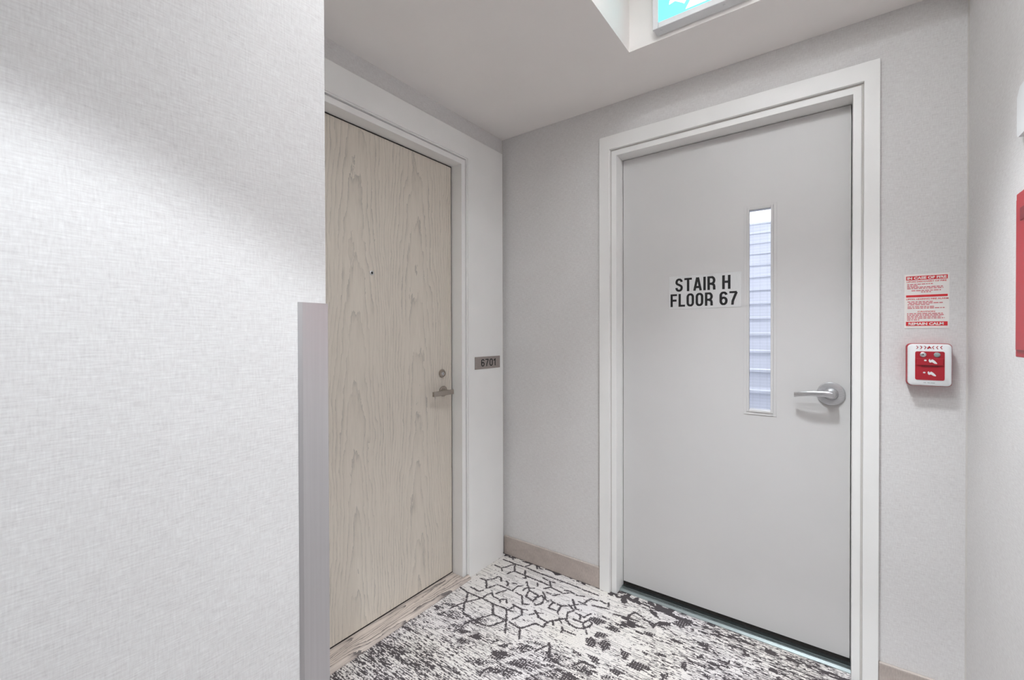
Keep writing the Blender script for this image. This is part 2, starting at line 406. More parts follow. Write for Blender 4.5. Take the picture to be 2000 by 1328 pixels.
def carpet_dark(x, y, cx, cy):
    """share of dark yarn for each tuft: x, y tuft centres; cx, cy tuft indices"""
    jx = x + (hash2(cx, cy, 5) - 0.5) * 0.004; jy = y + (hash2(cx, cy, 6) - 0.5) * 0.004
    wob = (vnoise(x * 40, y * 90, 8) - 0.5) * 0.006
    lines = np.full(x.shape, 9.0)
    for p in parse(LINES): lines = np.minimum(lines, seg_dist(jx + wob, jy, p, 0.02))
    dark = (lines < 0.0045) & (vnoise(x * 55, y * 55, 9) > 0.10)
    strokes = np.full(x.shape, 9.0)
    for p in parse(STROKES): strokes = np.minimum(strokes, seg_dist(jx + wob, jy, p, 0.05))
    dark |= strokes < 0.006 + 0.011 * vnoise(x * 45, y * 60, 10)
    fill = np.zeros(x.shape, bool)
    ex = x + (vnoise(x * 60, y * 200, 11) - 0.5) * 0.02; ey = y + (vnoise(x * 50, y * 120, 12) - 0.5) * 0.012
    for p in parse(FILLS): fill |= in_poly(ex, ey, p)
    dark |= fill & ~((cx % 3 == 0) & (cy % 3 == 0))
    # distressed, row-wise streaks: heavy by the threshold and towards the corridor, sparse in the corner
    rowoff = hash2(cy * 0, cy, 3)
    streak = vnoise(x * 42 + rowoff * 40, cy * 0.6, 20) * 0.5 + vnoise(x * 130 + rowoff * 9, cy * 0.95, 21) * 0.5
    patch = vnoise(x * 9 + 3, y * 16 + 1, 22) * 0.6 + vnoise(x * 26, y * 44, 23) * 0.4
    d_left = np.clip((-y - 0.40) / 0.35 - x * 1.15, 0, 1)              # region near unit-door threshold
    d_mid = np.clip((-y - 0.42) / 0.2 + (x - 0.35) * 0.25, 0, 1) * 0.75
    d_right = np.clip((x - 0.66) / 0.45, 0, 1)
    dens = np.maximum(np.maximum(d_left, d_mid), d_right * 0.75)
    thr = 0.81 - 0.275 * dens - (patch - 0.5) * 0.28 * (0.3 + dens)
    dark |= streak > thr
    # open lattice of pale bands through the field
    a = (y - 0.22 * x) / 0.072; b = (x - 0.62 * y) / 0.115
    lat = (np.abs(a - np.round(a)) < 0.11) | (np.abs(b - np.round(b)) < 0.11)
    field = (d_mid > 0.35) & (d_left < 0.5)
    dark &= ~(field & lat & (vnoise(x * 30, y * 50, 26) > 0.3) & ~(lines < 0.005))
    diam = field & (vnoise(np.floor(a + 0.5) * 7.3, np.floor(b + 0.5) * 5.1, 27) > 0.45) & ~lat
    dark |= diam & (streak > 0.40) & ~((cx % 3 == 0) & (cy % 2 == 0))
    # thin dark rows of the tufting
    mid = (cy % 3 == 0) & (vnoise(x * 22, cy * 0.7, 30) > 0.66 - 0.24 * dens)
    mid |= (streak > thr - 0.07) & (dens > 0.1)
    mid |= (lines < 0.0065) & (hash2(cx, cy, 51) > 0.6)
    # border by the stair door: scrolled blotches
    edge = np.clip((y + 0.30) / 0.16, 0, 1) * np.clip((x - 0.60) / 0.2, 0, 1)
    bl = vnoise(x * 17 + y * 9, y * 24, 31) * 0.6 + vnoise(x * 44, y * 60, 32) * 0.4
    dark |= (edge > 0.2) & (bl + (streak - 0.5) * 0.55 > 0.735)
    # fringe along the skirting
    dark |= (y > -0.035 + 0.03 * vnoise(x * 30, y * 5, 33)) & (vnoise(x * 60, y * 120, 34) > 0.42) & (y < 0.0)
    return np.where(dark, 1.0, np.where(mid, 0.5, 0.0))

def make_floor():
    def lin(a, b, s):
        n = max(1, int(round((b - a) / s))); return np.linspace(a, b, n + 1)
    xs = lin(-0.02, W, 0.0033)
    ys = np.concatenate([lin(YEND, -1.3, 0.012)[:-1], lin(-1.3, 0.062, 0.0033)])
    nx, ny = len(xs), len(ys)
    X, Y = np.meshgrid(xs, ys)
    co = np.zeros((nx * ny, 3), np.float32); co[:, 0] = X.ravel(); co[:, 1] = Y.ravel()
    i, j = np.meshgrid(np.arange(nx - 1), np.arange(ny - 1)); b = (j * nx + i).ravel()
    quads = np.stack([b, b + 1, b + 1 + nx, b + nx], 1).astype(np.int32)
    me = bpy.data.meshes.new('floor')
    me.vertices.add(len(co)); me.vertices.foreach_set('co', co.ravel())
    nq = len(quads)
    me.loops.add(nq * 4); me.loops.foreach_set('vertex_index', quads.ravel())
    me.polygons.add(nq); me.polygons.foreach_set('loop_start', np.arange(0, nq * 4, 4, dtype=np.int32))
    me.update(calc_edges=True)
    cx = np.floor((X[:-1, :-1] + 0.00165) / 0.0033).ravel(); cyr = j.ravel()
    xc = ((X[:-1, :-1] + X[1:, 1:]) / 2).ravel(); yc = ((Y[:-1, :-1] + Y[1:, 1:]) / 2).ravel()
    d = carpet_dark(xc, yc, cx, cyr)
    light = np.array(srgb(228, 222, 219)); dk = np.array(srgb(84, 78, 80))
    tone = (hash2(cx, cyr, 40) - 0.5) * 0.22 + 1.0
    warm = np.clip((vnoise(xc * 5, yc * 5, 41) - 0.5) * 0.08, -0.05, 0.05)
    tone = tone * np.where((cyr % 3 == 1) & (d < 0.4), 0.82 + 0.12 * hash2(cx // 4, cyr, 44), 1.0)
    md = np.array(srgb(168, 162, 161))
    col = np.where(d[:, None] > 0.9, dk, np.where(d[:, None] > 0.4, md, light)) * tone[:, None]
    col[:, 2] *= 1 - warm
    rgba = np.ones((nq, 4), np.float32); rgba[:, :3] = np.clip(col, 0, 1)
    at = me.attributes.new('tuft', 'FLOAT_COLOR', 'FACE'); at.data.foreach_set('color', rgba.ravel())
    me.materials.append(M_CARPET); me.validate()
    o = bpy.data.objects.new('floor', me); COL.objects.link(o)
    tag(o, 'black and off-white distressed pattern carpet on the corridor floor', 'floor', 'structure')
make_floor()

# ---------------------------------------------------------------- setting: walls and ceiling
T = 0.15
bm = bmesh.new()      # back wall with stair-door opening
box(bm, -T, SX0 - 0.025, 0, T, 0, TRZ + 0.1); box(bm, SX1 + 0.025, W + T, 0, T, 0, TRZ + 0.1); box(bm, SX0 - 0.025, SX1 + 0.025, 0, T, SZ + 0.025, TRZ + 0.1)
tag(obj('wall_back', bm, M_WALLY), 'grey woven wallpaper wall around the stair door', 'wall', 'structure')
bm = bmesh.new()      # alcove wall with unit-door opening
box(bm, -T, 0, GY - 0.05, UY0 - 0.027, 0, TRZ); box(bm, -T, 0, UY1 + 0.027, 0, 0, TRZ); box(bm, -T, 0, UY0 - 0.027, UY1 + 0.027, UZ + 0.027, TRZ)
tag(obj('wall_alcove', bm, M_WALLX), 'grey woven wallpaper wall around the oak unit door', 'wall', 'structure')
tag(obj('wall_left', bx(0.0, GX, YEND, GY, 0, H, bevel=0.002), M_WALLX), 'pale woven wallpaper wall with the metal corner guard', 'wall', 'structure')
tag(obj('wall_right', bx(W, W + T, YEND, T, 0, TRZ), M_WALLX), 'grey woven wallpaper wall carrying the red cabinet', 'wall', 'structure')
tag(obj('wall_front', bx(GX, W + T, YEND - T, YEND, 0, TRZ), M_WALLY), 'wallpaper wall closing the corridor behind the camera', 'wall', 'structure')
bm = bmesh.new()      # ceiling bulkhead with raised tray
box(bm, -T, TRX0, YEND, 0.0, H, TRZ + 0.1); box(bm, TRX1, W, YEND, 0.0, H, TRZ + 0.1)
box(bm, TRX0, TRX1, TRY1, 0.0, H, TRZ + 0.1); box(bm, TRX0, TRX1, YEND, TRY0, H, TRZ + 0.1)
box(bm, TRX0, TRX1, TRY0, TRY1, TRZ, TRZ + 0.1)
bmesh.ops.remove_doubles(bm, verts=bm.verts, dist=1e-5)
tag(obj('ceiling', bm, M_CEIL), 'matt off-white ceiling with a raised tray', 'ceiling', 'structure')

# skirtings: slim board with eased top edge
def skirting(name, x0, x1, y0, y1, label, h=0.104):
    tag(obj(name, bx(x0, x1, y0, y1, 0.0, h, bevel=0.003), M_BASE), label, 'baseboard', 'structure')
skirting('baseboard_back', 0.012, 0.6035, -0.012, 0.0, 'taupe baseboard between the alcove corner and stair door casing')
skirting('baseboard_right_of_stair_door', 1.6502, W, -0.012, 0.0, 'taupe baseboard below the fire alarm pull station')
skirting('baseboard_right', W - 0.012, W, YEND, -0.012, 'taupe baseboard along the right wall')
skirting('baseboard_left', GX, GX + 0.012, YEND, GY - 0.052, 'taupe baseboard along the pale left wall')
# caulk beads in the two vertical corners
def bead(name, x, y, sx, label):
    b = bmesh.new(); r = 0.004
    sweep(b, [[Vector((x, y, z)), Vector((x + sx * r, y, z)), Vector((x + sx * r * 0.4, y - r * 0.4, z)), Vector((x, y - r, z))] for z in (0.1042, H - 0.001)])
    tag(obj(name, b, M_CAULK), label, 'trim', 'structure')
bead('trim_1', 0.0, 0.0, 1, 'thin caulk bead in the corner beside the oak door casing')
bead('trim_2', W, 0.0, -1, 'thin caulk bead in the corner beside the fire notice')

# ---------------------------------------------------------------- door_1: whitewashed oak unit door
d1 = empty('door_1', (0, (UY0 + UY1) / 2, 0), 'whitewashed oak unit door with lever, deadbolt and peephole', 'door', 'structure')
leaf = obj('door_leaf', bx(UX - 0.045, UX, UY0 + 0.006, UY1 - 0.0065, 0.026, UZ - 0.0065, bevel=0.0012), M_OAK, d1)
bm = bmesh.new()      # dark strip filling the gap round the leaf, standing in for its shade
box(bm, UX - 0.05, UX - 0.004, UY1 - 0.0065, UY1, 0.018, UZ); box(bm, UX - 0.05, UX - 0.004, UY0, UY0 + 0.006, 0.018, UZ)
box(bm, UX - 0.05, UX - 0.004, UY0, UY1, UZ - 0.0065, UZ); box(bm, UX - 0.05, UX - 0.004, UY0, UY1, 0.018, 0.026)
tag(obj('gap_shade', bm, M_DARK, d1), 'black strip as gap shade round the door leaf')
# steel frame: face strip round the opening plus reveal
def frame_u(bm, a0, a1, top, w, d0, d1_, to, wt=None, wl=None, wr=None):
    """one-piece surround of an opening a0..a1/top; to(a, d, z) -> (x, y)"""
    wt = w if wt is None else wt; wl = w if wl is None else wl; wr = w if wr is None else wr
    b = bmesh.new()
    pts = [(a0 - wl, 0.0), (a0 - wl, top + wt), (a1 + wr, top + wt), (a1 + wr, 0.0), (a1, 0.0), (a1, top), (a0, top), (a0, 0.0)]
    v0 = [b.verts.new((*to(p, d0, z), z)) for p, z in pts]; v1 = [b.verts.new((*to(p, d1_, z), z)) for p, z in pts]
    for V in (v0, v1):
        b.faces.new((V[0], V[1], V[6], V[7])); b.faces.new((V[1], V[2], V[5], V[6])); b.faces.new((V[2], V[3], V[4], V[5]))
    for k in range(8):
        q = (k + 1) % 8; b.faces.new((v0[k], v0[q], v1[q], v1[k]))
    bmesh.ops.recalc_face_normals(b, faces=b.faces)
    es = [e for e in b.edges if len(e.link_faces) == 2 and e.calc_face_angle(0) > 0.5]
    bmesh.ops.bevel(b, geom=es, offset=0.0012, segments=2, profile=0.5, affect='EDGES')
    merge(bm, b)
    return bm
toU = lambda a, d, z: (d, a)
obj('door_frame', frame_u(bmesh.new(), UY0, UY1, UZ, 0.026, -0.10, 0.008, toU), M_TRIM, d1)
obj('frame_bead', frame_u(bmesh.new(), UY0 - 0.0295, UY1 + 0.0295, UZ + 0.0295, 0.0055, 0.0005, 0.015, toU), M_TRIM, d1)
CU = 0.022            # casing thickness
obj('casing', frame_u(bmesh.new(), UY0 - 0.034, UY1 + 0.034, UZ + 0.034, 0.0, 0.0005, CU, toU, 0.1165, 0.226, 0.2868), M_TRIM, d1)
# oak threshold with rounded nose
bm = bmesh.new()
prof = [(-0.11, 0.0), (-0.11, 0.018), (0.0, 0.018), (0.022, 0.016), (0.032, 0.011), (0.036, 0.004), (0.036, 0.0)]
sweep(bm, [[Vector((px, yy, pz)) for px, pz in prof] for yy in (UY0 + 0.001, UY1 - 0.001)])
# nose returns past the frame to the casing
obj('threshold', bm, M_SILL, d1)
bm = bmesh.new()
for y0, y1 in ((UY1 - 0.001, UY1 + 0.033), (UY0 - 0.033, UY0 + 0.001)):
    sweep(bm, [[Vector((max(px, 0.0135), yy, pz)) for px, pz in prof] for yy in (y0, y1)])
obj('threshold_nose', bm, M_SILL, d1)
# lever set
lv = empty('lever_handle', (UX, -0.4195, 0.963), parent=d1); tag(lv, 'satin nickel flat-bar lever')
obj('rose', lathe(bmesh.new(), (UX, -0.4195, 0.963), (1, 0, 0), [(0, 0), (0.0255, 0), (0.0255, 0.0075), (0.0235, 0.009), (0, 0.009)]), M_STEEL, lv, True)
obj('neck', lathe(bmesh.new(), (UX, -0.4195, 0.963), (1, 0, 0), [(0.0, 0.009), (0.0135, 0.009), (0.0105, 0.014), (0.0105, 0.052), (0, 0.052)], 24), M_STEEL, lv, True)
obj('lever', bx(UX + 0.047, UX + 0.060, -0.536, -0.402, 0.9515, 0.9745, bevel=0.0022, seg=3), M_STEEL, lv, True)
db = empty('deadbolt', (UX, -0.4262, 1.0533), parent=d1); tag(db, 'satin nickel deadbolt cylinder')
obj('collar', lathe(bmesh.new(), (UX, -0.4262, 1.0533), (1, 0, 0), [(0, 0), (0.0205, 0), (0.0205, 0.005), (0.0185, 0.009), (0.0150, 0.0095), (0.0145, 0.0075), (0, 0.0075)]), M_STEEL, db, True)
obj('cylinder_plug', lathe(bmesh.new(), (UX, -0.4262, 1.0515), (1, 0, 0), [(0, 0.0074), (0.0080, 0.0074), (0.0080, 0.0095), (0.007, 0.0102), (0, 0.0102)], 24), M_CHROME, db, True)
obj('keyway', bx(UX + 0.0100, UX + 0.0106, -0.4272, -0.4252, 1.0465, 1.0565), M_BLACK, db)
ph = empty('peephole', (UX, -0.8373, 1.5095), parent=d1); tag(ph, 'small chrome peephole')
obj('ring', lathe(bmesh.new(), (UX, -0.8373, 1.5095), (1, 0, 0), [(0, 0), (0.0095, 0), (0.0095, 0.002), (0.0070, 0.0035), (0.0052, 0.003), (0.0052, 0.001), (0, 0.001)], 24), M_CHROME, ph, True)
obj('lens', lathe(bmesh.new(), (UX, -0.8373, 1.5095), (1, 0, 0), [(0.0052, 0.001), (0.0035, 0.0018), (0, 0.0022)], 20), M_BLACK, ph, True)

# ---------------------------------------------------------------- door_2: grey-white steel stair door
d2 = empty('door_2', ((SX0 + SX1) / 2, 0, 0), 'off-white steel stair door with narrow wired glass panel and chrome lever', 'door', 'structure')
GX0, GX1, GZ0, GZ1 = 1.2366, 1.3150, 0.9355, 1.7615     # sight line of the glass
BK = SD + 0.045
bm = bmesh.new()      # leaf: four bars round the vision panel
XL, XR, ZB, ZT = SX0 + 0.003, SX1 - 0.003, 0.030, SZ - 0.003
b2 = bmesh.new()
o_ = [(XL, ZB), (XR, ZB), (XR, ZT), (XL, ZT)]; i_ = [(GX0 - 0.004, GZ0 - 0.004), (GX1 + 0.004, GZ0 - 0.004), (GX1 + 0.004, GZ1 + 0.004), (GX0 - 0.004, GZ1 + 0.004)]
ring = {}
for y in (SD, BK):
    ring[y] = ([b2.verts.new((x, y, z)) for x, z in o_], [b2.verts.new((x, y, z)) for x, z in i_])
for y in (SD, BK):
    o4, i4 = ring[y]
    for k in range(4): b2.faces.new((o4[k], o4[(k + 1) % 4], i4[(k + 1) % 4], i4[k]))
for w in (0, 1):
    A, B = ring[SD][w], ring[BK][w]
    for k in range(4): b2.faces.new((A[k], A[(k + 1) % 4], B[(k + 1) % 4], B[k]))
obj('door_leaf', b2, M_SDOOR, d2)
toS = lambda a, d, z: (a, d)
def rebate():
    b = bmesh.new()
    frame_u(b, SX0, SX1, SZ, 0.024, -0.004, 0.13, toS)
    # stop behind the leaf
    box(b, SX0, SX0 + 0.016, BK + 0.002, 0.13, 0, SZ); box(b, SX1 - 0.016, SX1, BK + 0.002, 0.13, 0, SZ); box(b, SX0, SX1, BK + 0.002, 0.13, SZ - 0.016, SZ)
    return b
obj('door_frame', rebate(), M_TRIM, d2)
obj('frame_bead', frame_u(bmesh.new(), SX0 - 0.024, SX1 + 0.024, SZ + 0.024, 0.006, -0.003, -0.0005, toS), M_CAULK, d2)
obj('casing', frame_u(bmesh.new(), SX0 - 0.030, SX1 + 0.030, SZ + 0.030, 0.0, -0.018, -0.0005, toS, 0.065, 0.0515, 0.0436), M_TRIM, d2)
# aluminium threshold: ribbed saddle, and the dark sweep under the leaf
bm = bmesh.new()
tp = [(0.030, 0), (0.030, 0.003), (0.042, 0.0085), (0.046, 0.0085), (0.047, 0.0065), (0.049, 0.0065), (0.050, 0.0095), (0.056, 0.0095), (0.057, 0.0075), (0.059, 0.0075), (0.060, 0.011), (0.125, 0.011), (0.14, 0.0)]
sweep(bm, [[Vector((xx, py, pz)) for py, pz in tp] for xx in (SX0 + 0.0005, SX1 - 0.0005)])
tag(obj('threshold', bm, M_ALU, d2), 'ribbed aluminium saddle threshold')
tag(obj('door_sweep', bx(XL, XR, SD + 0.004, BK - 0.004, 0.0115, 0.030), M_DARK, d2), 'dark sweep under the door leaf')
# vision panel
vp = empty('vision_panel', (1.2758, SD, GZ0), parent=d2); tag(vp, 'narrow wired glass panel in a flat metal frame')
def ring_frame(x0, x1, z0, z1, w, y0, y1, bev):
    b = bmesh.new()
    box(b, x0, x0 + w, y0, y1, z0, z1, bevel=bev); box(b, x1 - w, x1, y0, y1, z0, z1, bevel=bev)
    box(b, x0 + w, x1 - w, y0, y1, z0, z0 + w, bevel=bev); box(b, x0 + w, x1 - w, y0, y1, z1 - w, z1, bevel=bev)
    return b
obj('glazing_frame', ring_frame(1.2178, 1.3366, 0.911, 1.781, 0.0110, SD - 0.0022, SD + 0.001, 0.0007), M_SDOOR, vp)
obj('glazing_stop', ring_frame(1.2288, 1.3246, 0.922, 1.7705, 0.0092, SD - 0.0045, SD + 0.012, 0.0015), M_SDOOR, vp)
obj('pane', bx(GX0 - 0.002, GX1 + 0.002, SD + 0.016, SD + 0.022, GZ0 - 0.002, GZ1 + 0.002), M_GLASS, vp)
bm = bmesh.new(); k = 0
zz = GZ0 + 0.006
while zz < GZ1:
    box(bm, GX0 - 0.002, GX1 + 0.002, SD + 0.0188, SD + 0.0192, zz, zz + 0.00035); zz += 0.0127
for xx in (GX0 + 0.0125, GX0 + 0.0385, GX0 + 0.0645):
    box(bm, xx, xx + 0.00035, SD + 0.0187, SD + 0.0193, GZ0 - 0.002, GZ1 + 0.002)
tag(obj('wire_mesh', bm, M_GREYPL, vp), 'fine grey wire grid inside the glass', None, 'stuff')
# chrome lever
lc = (1.5146, SD, 1.018)
ls = empty('lever_handle', lc, parent=d2); tag(ls, 'satin chrome curved lever on a round rose')
obj('rose', lathe(bmesh.new(), lc, (0, -1, 0), [(0, 0), (0.0445, 0), (0.0445, 0.004), (0.042, 0.0075), (0.030, 0.010), (0.0235, 0.0105), (0.0225, 0.009), (0, 0.009)], 48), M_CHROME, ls, True)
obj('hub', lathe(bmesh.new(), lc, (0, -1, 0), [(0.0205, 0.009), (0.0205, 0.016), (0.0175, 0.020), (0.0165, 0.045), (0.0130, 0.052), (0, 0.053)], 36), M_CHROME, ls, True)
rings = []
N = 22
for i in range(N + 1):
    t = i / N
    x = 1.520 - t * 0.122; y = SD - 0.045 - 0.006 * math.sin(t * math.pi) + 0.008 * t ** 3
    z = 1.018 + 0.0035 * math.sin(t * math.pi * 1.1) - 0.006 * t ** 2
    hh = 0.0125 - 0.0035 * math.sin(min(1, t * 1.3) * math.pi / 2) + 0.0012 * t; tt = 0.0085 - 0.0035 * t
    rings.append([Vector((x, y + tt * math.copysign(abs(math.cos(a)) ** 0.7, math.cos(a)), z + hh * math.copysign(abs(math.sin(a)) ** 0.7, math.sin(a)))) for a in (2 * math.pi * q / 20 for q in range(20))])
obj('lever', sweep(bmesh.new(), rings), M_CHROME, ls, True)

# ---------------------------------------------------------------- stairwell seen through the wired glass
bm = bmesh.new()
box(bm, -0.35, -0.25, 0.16, 7.2, -0.1, 5.2); box(bm, 2.0, 2.1, 0.16, 7.2, -0.1, 5.2); box(bm, -0.35, 2.1, 7.2, 7.3, -0.1, 5.2)
box(bm, -0.35, 2.1, 0.16, 7.3, 5.2, 5.3); box(bm, -0.35, 2.1, 0.16, 7.3, -0.2, -0.001); box(bm, -0.35, 2.1, 0.151, 0.16, TRZ + 0.1, 5.2)
tag(obj('wall_stairwell', bm, M_STAIRW), 'white painted stairwell seen through the narrow door glass', 'wall', 'structure')
flight = empty('stair_flight', (0.6, 2.0, 0), 'pale stair flight seen through the narrow door glass', 'stairs', 'structure')
RUN, RISE = 0.22, 0.18
y0 = 2.70 - 3 * RUN
st = None
for i in range(16):
    if st is None:
        b = bx(-0.2, 1.6, y0, y0 + 0.30, 0.0, RISE - 0.03, bevel=0.0); box(b, -0.2, 1.6, y0 - 0.02, y0 + 0.30, RISE - 0.03, RISE, bevel=0.006)
        for q in range(4): box(b, -0.15, 1.55, y0 + 0.03 + q * 0.05, y0 + 0.045 + q * 0.05, RISE, RISE + 0.003)
        st = obj('step', b, M_STAIRW, flight)
    else:
        s2 = st.copy(); COL.objects.link(s2); s2.location = (0, i * RUN, i * RISE)
obj('landing', bx(-0.2, 1.6, y0 + 16 * RUN, 7.2, 16 * RISE - 0.12, 16 * RISE), M_STAIRW, flight)
def stair_lamp(y, e, label):
    tl = empty('stairwell_light', (0.9, y, 5.14), label, 'light')
    obj('housing', bx(0.45, 1.35, y - 0.45, y + 0.45, 5.15, 5.195, bevel=0.005), M_WPLAST, tl)
    l = bpy.data.lights.new('lamp', 'AREA'); l.shape = 'RECTANGLE'; l.size = 0.8; l.size_y = 0.8; l.energy = e; l.color = (0.95, 0.97, 1.0)
    o = bpy.data.objects.new('lamp', l); COL.objects.link(o); o.parent = tl; o.location = (0, 0, 0)
stair_lamp(1.6, P_STAIR, 'ceiling light over the lower stairs behind the stair door')
stair_lamp(6.5, P_STAIR * 1.1, 'ceiling light over the upper landing behind the stair door')
# ---------------------------------------------------------------- corner guard on left wall
bm = bmesh.new(); w, th, g = 0.0515, 0.0022, 0.0
z0, z1 = 0.0, 1.3027
# L section with a lipped (bevelled) free edge
sec = [(GX, GY - w), (GX + 0.0008, GY - w), (GX + th + 0.001, GY - w + 0.0065), (GX + th + 0.001, GY + th - 0.001), (GX + th, GY + th), (GX - w + 0.0065, GY + th), (GX - w, GY + 0.0008), (GX - w, GY)]
sec += [(GX - 0.0001, GY + 0.0001)]
prism(bm, sec, lambda a, b: Vector((a, b, z0)), (0, 0, z1 - z0))
tag(obj('corner_guard', bm, M_GUARD), 'grey brushed metal corner guard on the lower wall corner', 'corner guard')

# ---------------------------------------------------------------- signs
toB = lambda u, v: Vector((u, 0, v))
def onY(y): return lambda u, v: Vector((u, y, v))
def _arc(cx, cy, rx, ry, a0, a1, n=12):
    return [(cx + rx * math.cos(math.radians(a0 + (a1 - a0) * i / n)), cy + ry * math.sin(math.radians(a0 + (a1 - a0) * i / n))) for i in range(n + 1)]
def glyph(ch, w, hs):
    """centre lines of a condensed grotesque capital: (width, [(points, closed)])"""
    l, r, t, b, m = hs, w - hs, 1 - hs * 0.85, hs * 0.85, w / 2; rx = m - hs
    ell = _arc(m, 0.5 + 0.22, rx, t - 0.72, 180, 0) + _arc(m, 0.28, rx, 0.28 - b, 0, -180)
    return {
        'S': (w, [(_arc(m, .72, rx, t - .72, 5, 180) + [(l, .66), (l + .03, .60), (m - .05, .535), (m + .05, .485), (r - .03, .41), (r, .34)] + _arc(m, .28, rx, .28 - b, 0, -185), 0)]),
        'T': (w, [([(0, t), (w, t)], 0), ([(m, 0), (m, t)], 0)]),
        'A': (w * 1.06, [([(hs * .8, 0), (w * .53 - .02, 1)], 0), ([(w * 1.06 - hs * .8, 0), (w * .53 + .02, 1)], 0), ([(w * .22, .27), (w * .84, .27)], 0)]),
        'I': (2 * hs, [([(hs, 0), (hs, 1)], 0)]),
        'R': (w, [([(l, 0), (l, 1)], 0), ([(l, t), (m, t)] + _arc(m, (t + .45) / 2, rx, (t - .45) / 2, 90, -90) + [(l, .45)], 0), ([(m, .45), (r - .02, .36), (r, .26), (r, .1), (r + .015, 0)], 0)]),
        'H': (w, [([(l, 0), (l, 1)], 0), ([(r, 0), (r, 1)], 0), ([(l, .52), (r, .52)], 0)]),
        'F': (w * .9, [([(l, 0), (l, 1)], 0), ([(l, t), (w * .9, t)], 0), ([(l, .5), (w * .84, .5)], 0)]),
        'L': (w * .88, [([(l, 0), (l, 1)], 0), ([(l, b), (w * .88, b)], 0)]),
        'O': (w, [(ell, 1)]), '0': (w, [(ell, 1)]),
        '6': (w, [(_arc(m, .72, rx, t - .72, 10, 180) + [(l, .5), (l, .3)], 0), (_arc(m, .32, rx, .32 - b, 180, 360) + _arc(m, .34, rx, .21, 0, 180), 1)]),
        '7': (w, [([(0, t), (r + hs * .3, t)], 0), ([(w - hs * .9, t), (w * .62, .6), (w * .42, .3), (w * .36, 0)], 0)]),
        '1': (w * .62, [([(w * .62 - hs, 0), (w * .62 - hs, 1)], 0), ([(0, .74), (w * .3, .80), (w * .62 - hs, .97)], 0)]),
        ' ': (w * .42, [])}[ch]
def stroke_text(body, fit, to3, nrm, w=0.52, hs=0.085, gap=0.13):
    x = 0.0; out = []; res = []
    for ci, ch in enumerate(body):
        gw, pl = glyph(ch, w, hs)
        for pts, closed in pl: out.append(([Vector((x + p[0], p[1])) for p in pts], closed, ci))
        x += gw + gap
    tw = x - gap; u0, u1, v0, v1 = fit; off = Vector(nrm) * 0.0003
    for ci in range(len(body)):
        parts = [q for q in out if q[2] == ci]
        if not parts: continue
        bm = bmesh.new()
        for si, (pts, closed, _) in enumerate(parts):
            n = len(pts); L = []; off = Vector(nrm) * (0.0003 + 0.00006 * si)
            for i in range(n):
                a = pts[i - 1] if (i or closed) else pts[i]; b = pts[(i + 1) % n] if (i < n - 1 or closed) else pts[i]
                d = (b - a); d = d.normalized() if d.length > 1e-9 else Vector((1, 0)); nn = Vector((-d.y, d.x)) * hs
                L.append([bm.verts.new(Vector(to3(u0 + q.x / tw * (u1 - u0), v0 + min(1, max(0, q.y)) * (v1 - v0))) + off) for q in (pts[i] + nn, pts[i] - nn)])
            for i in range(n if closed else n - 1):
                A, B = L[i], L[(i + 1) % n]
                try: bm.faces.new((A[0], A[1], B[1], B[0]))
                except ValueError: pass
        res.append(bm)
    return res
# STAIR H / FLOOR 67
sg = empty('stair_sign', (1.0588, SD, 1.362), 'silver stair door sign with bold black lettering', 'sign')
sx0, sx1, sz0, sz1 = 0.9095, 1.2083, 1.3615, 1.511
obj('plate', bx(sx0, sx1, SD - 0.0012, SD - 0.0002, sz0, sz1, bevel=0.0003), M_PLATE, sg)
sw = sx1 - sx0; sh = sz1 - sz0
def line(body, a0, a1, b0, b1, par, mat, x0, w_, zt, h_, y, bold, name='lettering'):
    return obj(name, text_bm(body, (x0 + a0 * w_, x0 + a1 * w_, zt - b1 * h_, zt - b0 * h_), onY(y), (0, -1, 0), 0.0003, bold), mat, par)
for body, a0, a1, b0, b1 in (('STAIR H', 0.095, 0.862, 0.075, 0.475), ('FLOOR 67', 0.022, 0.955, 0.545, 0.935)):
    for b_ in stroke_text(body, (sx0 + a0 * sw, sx0 + a1 * sw, sz1 - b1 * sh, sz1 - b0 * sh), onY(SD - 0.0012), (0, -1, 0), 0.52, 0.082, 0.105): obj('letter', b_, M_BLACK, sg)
# 6701
ns = empty('room_number_plate', (CU, -0.165, 1.064), 'small nickel number plate 6701 on the white door casing', 'sign')
obj('plate', bx(CU + 0.0002, CU + 0.003, -0.271, -0.0595, 1.0643, 1.1295, bevel=0.0008), M_NUM, ns)
for b_ in stroke_text('6701', (-0.222, -0.100, 1.0775, 1.1165), lambda u, v: Vector((CU + 0.0031, u, v)), (1, 0, 0), 0.56, 0.072, 0.15): obj('digit', b_, M_BLACK, ns)

# fire notice
fn = empty('fire_notice', (1.77, 0, 1.264), 'white and red fire instruction notice above the pull station', 'notice')
nx0, nx1, nz0, nz1 = 1.7153, 1.8241, 1.2644, 1.4455
obj('sheet', bx(nx0, nx1, -0.0012, -0.0001, nz0, nz1), M_PAPER, fn)
nw = nx1 - nx0; nh = nz1 - nz0; ny = -0.0013
def band(b0, b1, a0=0.035, a1=0.965):
    obj('red_band', bx(nx0 + a0 * nw, nx0 + a1 * nw, ny - 0.0003, ny, nz1 - b1 * nh, nz1 - b0 * nh), M_REDINK, fn)
band(0.035, 0.108); band(0.385, 0.425); band(0.878, 0.955)
line('IN CASE OF FIRE', 0.06, 0.94, 0.048, 0.096, fn, M_PAPER, nx0, nw, nz1, nh, ny - 0.0003, 0.045)
line('REMAIN CALM', 0.09, 0.88, 0.892, 0.942, fn, M_PAPER, nx0, nw, nz1, nh, ny - 0.0003, 0.045)
line('UPON DISCOVERY OF FIRE', 0.05, 0.94, 0.125, 0.152, fn, M_REDINK, nx0, nw, nz1, nh, ny, 0.02)
